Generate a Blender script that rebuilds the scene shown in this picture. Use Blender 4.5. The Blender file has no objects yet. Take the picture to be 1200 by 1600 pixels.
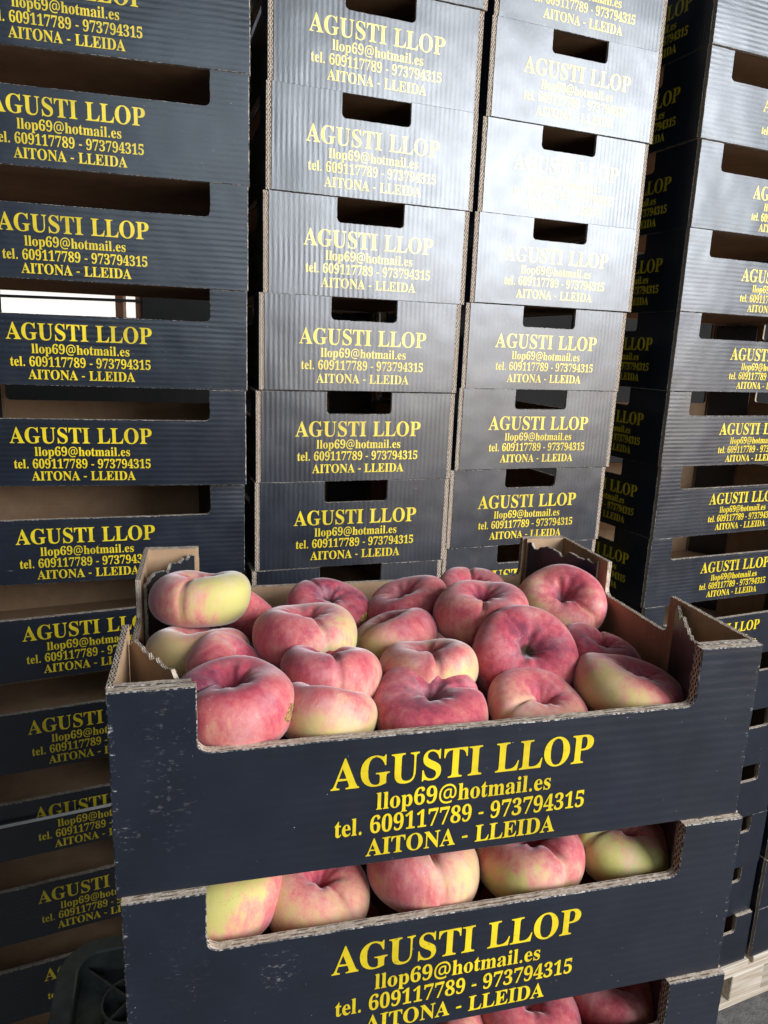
import bpy, bmesh, math, random
from mathutils import Vector, Matrix, noise

random.seed(7)
scene = bpy.context.scene
COL = scene.collection
PI = math.pi

# ------------------------------------------------------------------ camera
CAM_H = 1.75
cam = bpy.data.cameras.new('camera')
cam.sensor_fit = 'VERTICAL'
cam.sensor_height = 36.0
cam.lens = 36.0 * 1129.7 / 1600.0
cam.clip_start = 0.02
cam.clip_end = 200.0
cam_obj = bpy.data.objects.new('camera', cam)
COL.objects.link(cam_obj)
cam_obj.matrix_world = (Matrix.Translation((0, 0, CAM_H))
                        @ Matrix.Rotation(PI / 2 - 0.2246, 4, 'X')
                        @ Matrix.Rotation(0.0394, 4, 'Z'))
scene.camera = cam_obj

# ------------------------------------------------------------------ world and lamps
world = bpy.data.worlds.new('World')
scene.world = world
world.use_nodes = True
bg = world.node_tree.nodes['Background']
bg.inputs['Color'].default_value = (0.75, 0.85, 1.0, 1)
bg.inputs['Strength'].default_value = 0.08


def area_lamp(name, loc, target, sx, sy, watts, col):
    d = bpy.data.lights.new(name, 'AREA')
    d.shape = 'RECTANGLE'
    d.size, d.size_y = sx, sy
    d.energy = watts
    d.color = col
    o = bpy.data.objects.new(name, d)
    COL.objects.link(o)
    o.location = loc
    v = Vector(target) - Vector(loc)
    o.rotation_euler = v.to_track_quat('-Z', 'Y').to_euler()
    return o


# daylight coming in through the wide open side of the shed, right of and behind the viewer
area_lamp('daylight_opening_lamp', (3.35, -1.25, 2.95), (0.3, 1.4, 2.0), 3.3, 1.8, 372, (0.88, 0.935, 1.0))
# weaker light from deeper in the opening, straight behind the viewer
area_lamp('daylight_rear_lamp', (0.85, -2.95, 3.1), (0.0, 1.2, 1.9), 1.8, 1.7, 26, (0.74, 0.90, 1.0))
# sunlit yard paving seen through the same opening, below eye level
area_lamp('sunlit_yard_lamp', (3.35, -1.25, 1.52), (0.3, 1.4, 1.52), 3.3, 0.75, 52, (1.0, 0.84, 0.70))

vs = scene.view_settings
vs.view_transform = 'Standard'
vs.look = 'None'
vs.exposure = 0.0
vs.gamma = 1.0
vs.use_curve_mapping = False
scene.render.engine = 'CYCLES'
scene.cycles.use_denoising = True
scene.cycles.max_bounces = 8

# ------------------------------------------------------------------ material helpers


class NT:
    def __init__(self, name):
        self.m = bpy.data.materials.new(name)
        self.m.use_nodes = True
        self.t = self.m.node_tree
        self.b = self.t.nodes['Principled BSDF']

    def n(self, typ, **kw):
        nd = self.t.nodes.new(typ)
        for k, v in kw.items():
            if k.startswith('_'):
                setattr(nd, k[1:], v)
            else:
                self.set(nd, k.replace('__', ' '), v)
        return nd

    def set(self, nd, key, v):
        s = nd.inputs[int(key[1:])] if key[0] == 'i' and key[1:].isdigit() else nd.inputs[key]
        if hasattr(v, 'is_output'):
            self.t.links.new(v, s)
        else:
            s.default_value = v

    def math(self, op, a, b=0.0, c=None, clamp=False):
        nd = self.t.nodes.new('ShaderNodeMath')
        nd.operation = op
        nd.use_clamp = clamp
        self.set(nd, 'i0', a)
        self.set(nd, 'i1', b)
        if c is not None:
            self.set(nd, 'i2', c)
        return nd.outputs[0]

    def mix(self, f, a, b):
        nd = self.t.nodes.new('ShaderNodeMix')
        nd.data_type = 'RGBA'
        self.set(nd, 'i0', f)
        self.set(nd, 'i6', a)
        self.set(nd, 'i7', b)
        return nd.outputs[2]

    def ss(self, x, lo, hi):
        nd = self.t.nodes.new('ShaderNodeMapRange')
        nd.interpolation_type = 'SMOOTHSTEP'
        self.set(nd, 'i0', x)
        self.set(nd, 'i1', lo)
        self.set(nd, 'i2', hi)
        return nd.outputs[0]

    def noise(self, vec, scale, detail=2.0, rough=0.5):
        nd = self.n('ShaderNodeTexNoise', Scale=scale, Detail=detail, Roughness=rough)
        if vec is not None:
            self.set(nd, 'Vector', vec)
        return nd.outputs['Fac']

    def obj_coords(self, jitter=True):
        tc = self.n('ShaderNodeTexCoord').outputs['Object']
        if not jitter:
            return tc, tc
        oi = self.n('ShaderNodeObjectInfo').outputs['Random']
        sh = self.n('ShaderNodeVectorMath', _operation='SCALE')
        self.set(sh, 'i0', (7.3, 3.1, 5.7))
        self.set(sh, 'Scale', oi)
        ad = self.n('ShaderNodeVectorMath', _operation='ADD')
        self.set(ad, 'i0', tc)
        self.set(ad, 'i1', sh.outputs[0])
        return tc, ad.outputs[0]

    def bump(self, h, strength, dist, normal=None):
        nd = self.n('ShaderNodeBump', Strength=strength, Distance=dist, Height=h)
        if normal is not None:
            self.set(nd, 'Normal', normal)
        return nd.outputs[0]

    def out(self, **kw):
        for k, v in kw.items():
            self.set(self.b, k.replace('__', ' '), v)
        return self.m


def corrugation(T, tc, jc, axis):
    """bump normal of board whose flutes show through the liner"""
    sep = T.n('ShaderNodeSeparateXYZ', Vector=tc).outputs
    wob = T.noise(jc, 10.0, 2.0)
    co = T.math('ADD', sep[axis], T.math('MULTIPLY', wob, 0.0035))
    ph = T.math('MULTIPLY', co, 2 * PI / 0.0082)
    wave = T.math('SINE', ph)
    amp = T.ss(T.noise(jc, 9.0, 2.0), 0.30, 0.70)
    wave = T.math('MULTIPLY', wave, T.math('ADD', 0.35, amp))
    n1 = T.bump(T.noise(jc, 7.0, 2.0), 1.0, 0.0035)
    n2 = T.bump(wave, 1.0, 0.000055, n1)
    cr = T.n('ShaderNodeVectorMath', _operation='MULTIPLY')
    T.set(cr, 'i0', jc)
    T.set(cr, 'i1', (1.0, 1.0, 3.0) if axis == 2 else (3.0, 1.0, 1.0))
    n3 = T.bump(T.noise(cr.outputs[0], 120.0, 2.0, 0.5), 1.0, 0.00010, n2)
    return n3


def print_material(name, axis, ink, worn=None, is_ink=False):
    T = NT(name)
    tc, jc = T.obj_coords()
    nrm = corrugation(T, tc, jc, axis)
    tone = T.noise(jc, 14.0, 4.0, 0.6)
    col = T.mix(T.ss(tone, 0.3, 0.75), ink, tuple(c * 1.5 for c in ink[:3]) + (1,))
    # pinprick chips and short scuffs in the varnish
    chips = T.ss(T.noise(jc, 420.0, 1.0), 0.80, 0.82)
    st = T.n('ShaderNodeVectorMath', _operation='MULTIPLY')
    T.set(st, 'i0', jc)
    T.set(st, 'i1', (30.0, 30.0, 260.0))
    streak = T.ss(T.noise(st.outputs[0], 1.0, 3.0, 0.7), 0.66, 0.78)
    patch = T.ss(T.noise(jc, 17.0, 2.0), 0.60, 0.72)
    dirt = T.math('MULTIPLY', streak, T.math('MULTIPLY', patch, 0.28))
    if worn:
        for (cx, cz, rx, rz, amt) in worn:
            sep = T.n('ShaderNodeSeparateXYZ', Vector=tc).outputs
            dx = T.math('DIVIDE', T.math('SUBTRACT', sep[0], cx), rx)
            dz = T.math('DIVIDE', T.math('SUBTRACT', sep[2], cz), rz)
            r2 = T.math('ADD', T.math('MULTIPLY', dx, dx), T.math('MULTIPLY', dz, dz))
            msk = T.ss(r2, 1.0, 0.1)
            st2 = T.n('ShaderNodeVectorMath', _operation='MULTIPLY')
            T.set(st2, 'i0', jc)
            T.set(st2, 'i1', (150.0, 150.0, 330.0))
            sp = T.ss(T.noise(st2.outputs[0], 1.0, 4.0, 0.75), 0.56, 0.74)
            dirt = T.math('MAXIMUM', dirt, T.math('MULTIPLY', msk, T.math('MULTIPLY', sp, amt)))
    f = T.math('MAXIMUM', T.math('MULTIPLY', chips, 0.55), dirt, clamp=True)
    if is_ink:
        f = T.math('MULTIPLY', f, 0.4)
        miss = T.math('MULTIPLY', T.ss(T.noise(jc, 330.0, 3.0, 0.6), 0.60, 0.72), T.ss(T.noise(jc, 24.0, 2.0), 0.42, 0.66))
        col = T.mix(T.math('MULTIPLY', miss, 0.55), col, BLACK)
    col = T.mix(f, col, (0.50, 0.49, 0.47, 1))
    rgh = T.math('ADD', 0.26, T.math('MULTIPLY', T.noise(jc, 30.0, 3.0), 0.14))
    return T.out(Base__Color=col, Roughness=rgh, IOR=1.74, Normal=nrm)


BLACK = (0.0048, 0.0072, 0.0135, 1)
YELLOW = (0.54, 0.40, 0.007, 1)
M_PRINT_L = print_material('black_print_long', 2, BLACK)
M_PRINT_E = print_material('black_print_end', 0, BLACK)
M_PRINT_W1 = print_material('black_print_scuffed', 2, BLACK,
                            worn=[(-0.212, 0.095, 0.022, 0.075, 0.13), (-0.240, 0.05, 0.010, 0.016, 0.35), (-0.2475, 0.075, 0.0035, 0.09, 0.9), (0.2475, 0.075, 0.0035, 0.09, 0.7)])
M_PRINT_W2 = print_material('black_print_rubbed', 2, BLACK,
                            worn=[(-0.142, 0.080, 0.018, 0.024, 0.38), (-0.208, 0.10, 0.022, 0.05, 0.08), (-0.2475, 0.075, 0.0035, 0.09, 0.9), (0.2475, 0.075, 0.0035, 0.09, 0.7)])
M_INK_L = print_material('yellow_ink_long', 2, YELLOW, is_ink=True)
M_INK_E = print_material('yellow_ink_end', 0, YELLOW, is_ink=True)


def kraft_material(name, a, b, ribs=None):
    T = NT(name)
    tc, jc = T.obj_coords()
    f = T.ss(T.noise(jc, 26.0, 5.0, 0.62), 0.3, 0.7)
    fib = T.noise(jc, 600.0, 2.0)
    col = T.mix(f, a, b)
    col = T.mix(T.ss(fib, 0.62, 0.75), col, tuple(c * 0.62 for c in a[:3]) + (1,))
    if ribs is None:
        nrm = T.bump(fib, 0.5, 0.0003)
    else:
        nrm = corrugation(T, tc, jc, ribs)
    return T.out(Base__Color=col, Roughness=0.82, Normal=nrm, IOR=1.4)


M_KRAFT_L = kraft_material('kraft_long', (0.40, 0.255, 0.150, 1), (0.335, 0.205, 0.115, 1), 2)
M_KRAFT_E = kraft_material('kraft_end', (0.40, 0.255, 0.150, 1), (0.335, 0.205, 0.115, 1), 0)


def cut_material(name, flutes):
    T = NT(name)
    uv = T.n('ShaderNodeUVMap').outputs[0]
    sep = T.n('ShaderNodeSeparateXYZ', Vector=uv).outputs
    tc, jc = T.obj_coords()
    pale, mid, dark = (0.52, 0.43, 0.345, 1), (0.36, 0.27, 0.195, 1), (0.045, 0.03, 0.02, 1)
    nz = T.noise(jc, 240.0, 3.0, 0.6)
    if flutes:
        u = T.math('ADD', sep[0], T.math('MULTIPLY', T.noise(jc, 60.0, 2.0), 0.006))
        v2 = T.math('FRACT', T.math('MULTIPLY', sep[1], 1.999))
        w = T.math('MULTIPLY_ADD', T.math('SINE', T.math('MULTIPLY', u, 2 * PI / 0.0072)), 0.34, 0.5)
        w2 = T.math('ADD', w, T.math('MULTIPLY_ADD', nz, 0.3, -0.15))
        d = T.math('ABSOLUTE', T.math('SUBTRACT', v2, w2))
        paper = T.ss(d, 0.30, 0.20)
        liner = T.ss(T.math('ABSOLUTE', T.math('SUBTRACT', v2, 0.5)), 0.34, 0.40)
        f = T.math('MAXIMUM', paper, liner, clamp=True)
        base = T.mix(T.ss(nz, 0.35, 0.7), pale, mid)
        col = T.mix(f, dark, base)
        nrm = T.bump(f, 0.9, 0.0012)
    else:
        lines = T.math('ABSOLUTE', T.math('SUBTRACT', T.math('FRACT', T.math('MULTIPLY', sep[1], 1.999)), 0.5))
        base = T.mix(T.ss(nz, 0.35, 0.7), pale, mid)
        wr = T.math('MULTIPLY', T.ss(lines, 0.30, 0.12), T.ss(T.noise(jc, 90.0, 3.0), 0.42, 0.62))
        col = T.mix(T.math('MULTIPLY', wr, 0.55), base, (0.12, 0.085, 0.06, 1))
        nrm = T.bump(T.math('ADD', wr, nz), 0.7, 0.0010)
    return T.out(Base__Color=col, Roughness=0.9, Normal=nrm, IOR=1.3)


M_CUT_F = cut_material('cut_edge_fluted', True)
M_CUT_P = cut_material('cut_edge_plain', False)


def scuff_material():
    T = NT('scuffed_paper_edge')
    tc, jc = T.obj_coords()
    f = T.ss(T.noise(jc, 330.0, 3.0, 0.65), 0.44, 0.62)
    g = T.ss(T.noise(jc, 25.0, 2.0), 0.35, 0.6)
    f = T.math('MULTIPLY', f, T.math('MULTIPLY_ADD', g, 0.7, 0.3))
    col = T.mix(f, BLACK, (0.44, 0.39, 0.34, 1))
    return T.out(Base__Color=col, Roughness=0.7)


M_SCUFF = scuff_material()


def plain_material(name, a, b, scale, rough, bump=0.0, bscale=80.0, ior=1.45):
    T = NT(name)
    tc, jc = T.obj_coords()
    col = T.mix(T.ss(T.noise(jc, scale, 5.0, 0.6), 0.3, 0.7), a, b)
    kw = dict(Base__Color=col, Roughness=rough, IOR=ior)
    if bump:
        kw['Normal'] = T.bump(T.noise(jc, bscale, 4.0, 0.65), 1.0, bump)
    return T.out(**kw)


M_PLASTIC = plain_material('dusty_dark_plastic', (0.085, 0.090, 0.086, 1), (0.125, 0.13, 0.125, 1), 60, 0.38, 0.00015, 300)
M_STRAP = plain_material('white_strap', (0.62, 0.60, 0.57, 1), (0.5, 0.48, 0.46, 1), 60, 0.45)
M_CONCRETE = plain_material('rough_asphalt', (0.15, 0.145, 0.14, 1), (0.085, 0.08, 0.078, 1), 30, 0.9, 0.004, 160)
M_WALL = plain_material('shed_wall', (0.030, 0.028, 0.026, 1), (0.02, 0.019, 0.018, 1), 3, 0.9, 0.002, 30)
M_FRAME = plain_material('brown_window_frame', (0.22, 0.10, 0.05, 1), (0.16, 0.07, 0.04, 1), 20, 0.6)


def wood_material(name, a, b):
    T = NT(name)
    tc, jc = T.obj_coords()
    st = T.n('ShaderNodeVectorMath', _operation='MULTIPLY')
    T.set(st, 'i0', jc)
    T.set(st, 'i1', (3.0, 60.0, 60.0))
    g = T.noise(st.outputs[0], 1.5, 4.0, 0.6)
    col = T.mix(T.ss(g, 0.3, 0.7), a, b)
    return T.out(Base__Color=col, Roughness=0.8, Normal=T.bump(g, 0.6, 0.001))


M_WOOD = wood_material('pale_pallet_wood', (0.60, 0.53, 0.44, 1), (0.36, 0.28, 0.20, 1))


def window_material():
    T = NT('bright_window_glass')
    return T.out(Base__Color=(0.8, 0.8, 0.8, 1), Emission__Color=(1.0, 0.96, 0.90, 1), Emission__Strength=1.0, Roughness=0.2)


M_WINDOW = window_material()


def peach_material():
    T = NT('flat_peach_skin')
    tc, jc = T.obj_coords()
    bl = T.n('ShaderNodeAttribute', _attribute_name='blush').outputs['Fac']
    gr = T.n('ShaderNodeAttribute', _attribute_name='green').outputs['Fac']
    stem = T.n('ShaderNodeAttribute', _attribute_name='stem').outputs['Fac']
    scar = T.n('ShaderNodeAttribute', _attribute_name='scar').outputs['Fac']
    sq = T.n('ShaderNodeVectorMath', _operation='MULTIPLY')
    T.set(sq, 'i0', jc)
    T.set(sq, 'i1', (1.0, 1.0, 0.35))
    n1 = T.noise(jc, 28.0, 3.0, 0.55)
    n2 = T.noise(sq.outputs[0], 120.0, 6.0, 0.72)
    n3 = T.noise(jc, 420.0, 2.0, 0.6)
    f = T.math('ADD', bl, T.math('MULTIPLY_ADD', n1, 0.95, -0.475))
    f = T.math('ADD', f, T.math('MULTIPLY_ADD', n2, 0.80, -0.40))
    f = T.math('ADD', f, T.math('MULTIPLY_ADD', n3, 0.16, -0.08), clamp=True)
    ramp = T.n('ShaderNodeValToRGB', Fac=f)
    cr = ramp.color_ramp
    stops = [(0.0, (0.585, 0.415, 0.190)), (0.20, (0.615, 0.372, 0.190)), (0.38, (0.62, 0.270, 0.190)),
             (0.56, (0.545, 0.135, 0.130)), (0.78, (0.42, 0.058, 0.085)), (1.0, (0.20, 0.032, 0.060))]
    cr.elements[0].position, cr.elements[0].color = stops[0][0], stops[0][1] + (1,)
    cr.elements[1].position, cr.elements[1].color = stops[-1][0], stops[-1][1] + (1,)
    for p_, c_ in stops[1:-1]:
        e = cr.elements.new(p_)
        e.color = c_ + (1,)
    col = ramp.outputs[0]
    gf = T.math('MULTIPLY', gr, T.ss(f, 0.42, 0.12))
    col = T.mix(gf, col, (0.48, 0.45, 0.13, 1))
    # lenticels and grains of dust caught in the fuzz
    vo = T.n('ShaderNodeTexVoronoi', Vector=jc, Scale=260.0).outputs['Distance']
    dots = T.math('MULTIPLY', T.ss(vo, 0.17, 0.08), T.ss(T.noise(jc, 75.0, 2.0), 0.55, 0.68))
    col = T.mix(T.math('MULTIPLY', dots, 0.42), col, (0.72, 0.58, 0.46, 1))
    # pale waxy bloom lying in patches on the fuzz
    blm = T.ss(T.noise(jc, 34.0, 5.0, 0.65), 0.44, 0.72)
    col = T.mix(T.math('MULTIPLY', blm, 0.30), col, (0.66, 0.47, 0.46, 1))
    # darker pin-point freckles
    vf = T.n('ShaderNodeTexVoronoi', Vector=jc, Scale=420.0).outputs['Distance']
    frk = T.math('MULTIPLY', T.ss(vf, 0.26, 0.14), T.ss(T.noise(jc, 40.0, 2.0), 0.48, 0.66))
    col = T.mix(T.math('MULTIPLY', frk, 0.30), col, (0.30, 0.06, 0.06, 1))
    sn = T.math('ADD', scar, T.math('MULTIPLY_ADD', T.noise(jc, 170.0, 4.0, 0.7), 1.3, -0.65))
    scf = T.math('MULTIPLY', T.ss(sn, 0.44, 0.56), T.ss(scar, 0.05, 0.2))
    col = T.mix(scf, col, T.mix(T.ss(T.noise(jc, 500.0, 2.0), 0.42, 0.6), (0.42, 0.24, 0.07, 1), (0.15, 0.07, 0.03, 1)))
    col = T.mix(T.ss(stem, 0.35, 0.8), col, (0.045, 0.022, 0.010, 1))
    fuzz = T.noise(jc, 1500.0, 2.0)
    nrm = T.bump(T.math('ADD', T.math('MULTIPLY', fuzz, 0.3), T.math('MULTIPLY', dots, 0.6)), 0.5, 0.0005)
    nrm = T.bump(T.noise(jc, 60.0, 3.0), 0.5, 0.0012, nrm)
    return T.out(Base__Color=col, Roughness=0.70, IOR=1.32, Normal=nrm, Sheen__Weight=0.55, Sheen__Roughness=0.38,
                 Sheen__Tint=(0.95, 0.88, 0.90, 1), Subsurface__Weight=0.06, Subsurface__Radius=(0.012, 0.004, 0.003),
                 Subsurface__Scale=0.5)


M_PEACH = peach_material()

# ------------------------------------------------------------------ object helpers


def link(name, data, parent=None, loc=(0, 0, 0), rz=0.0):
    o = bpy.data.objects.new(name, data)
    COL.objects.link(o)
    o.location = loc
    o.rotation_euler = (0, 0, rz)
    o.parent = parent
    return o


def tag(o, label=None, cat=None, group=None, kind=None):
    if label:
        o['label'] = label
    if cat:
        o['category'] = cat
    if group:
        o['group'] = group
    if kind:
        o['kind'] = kind
    return o


def mesh_from(name, verts, faces, mats, fm=None, smooth=False):
    me = bpy.data.meshes.new(name)
    me.from_pydata(verts, [], faces)
    for m in mats:
        me.materials.append(m)
    if fm:
        for p_, i in zip(me.polygons, fm):
            p_.material_index = i
    if smooth:
        for p_ in me.polygons:
            p_.use_smooth = True
    me.update()
    return me


def box_data(bm_v, bm_f, x0, x1, y0, y1, z0, z1):
    b = len(bm_v)
    bm_v += [(x0, y0, z0), (x1, y0, z0), (x1, y1, z0), (x0, y1, z0), (x0, y0, z1), (x1, y0, z1), (x1, y1, z1), (x0, y1, z1)]
    bm_f += [tuple(b + i for i in q) for q in ((0, 3, 2, 1), (4, 5, 6, 7), (0, 1, 5, 4), (1, 2, 6, 5), (2, 3, 7, 6), (3, 0, 4, 7))]


def bevel_box(name, sx, sy, sz, mat, bev=0.002):
    """box with softened edges, origin at the centre of its underside"""
    bm = bmesh.new()
    bmesh.ops.create_cube(bm, size=1.0)
    for v in bm.verts:
        v.co = Vector((v.co.x * sx, v.co.y * sy, (v.co.z + 0.5) * sz))
    bmesh.ops.bevel(bm, geom=list(bm.edges), offset=bev, segments=1, affect='EDGES')
    me = bpy.data.meshes.new(name)
    bm.to_mesh(me)
    bm.free()
    me.materials.append(mat)
    return me


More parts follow.
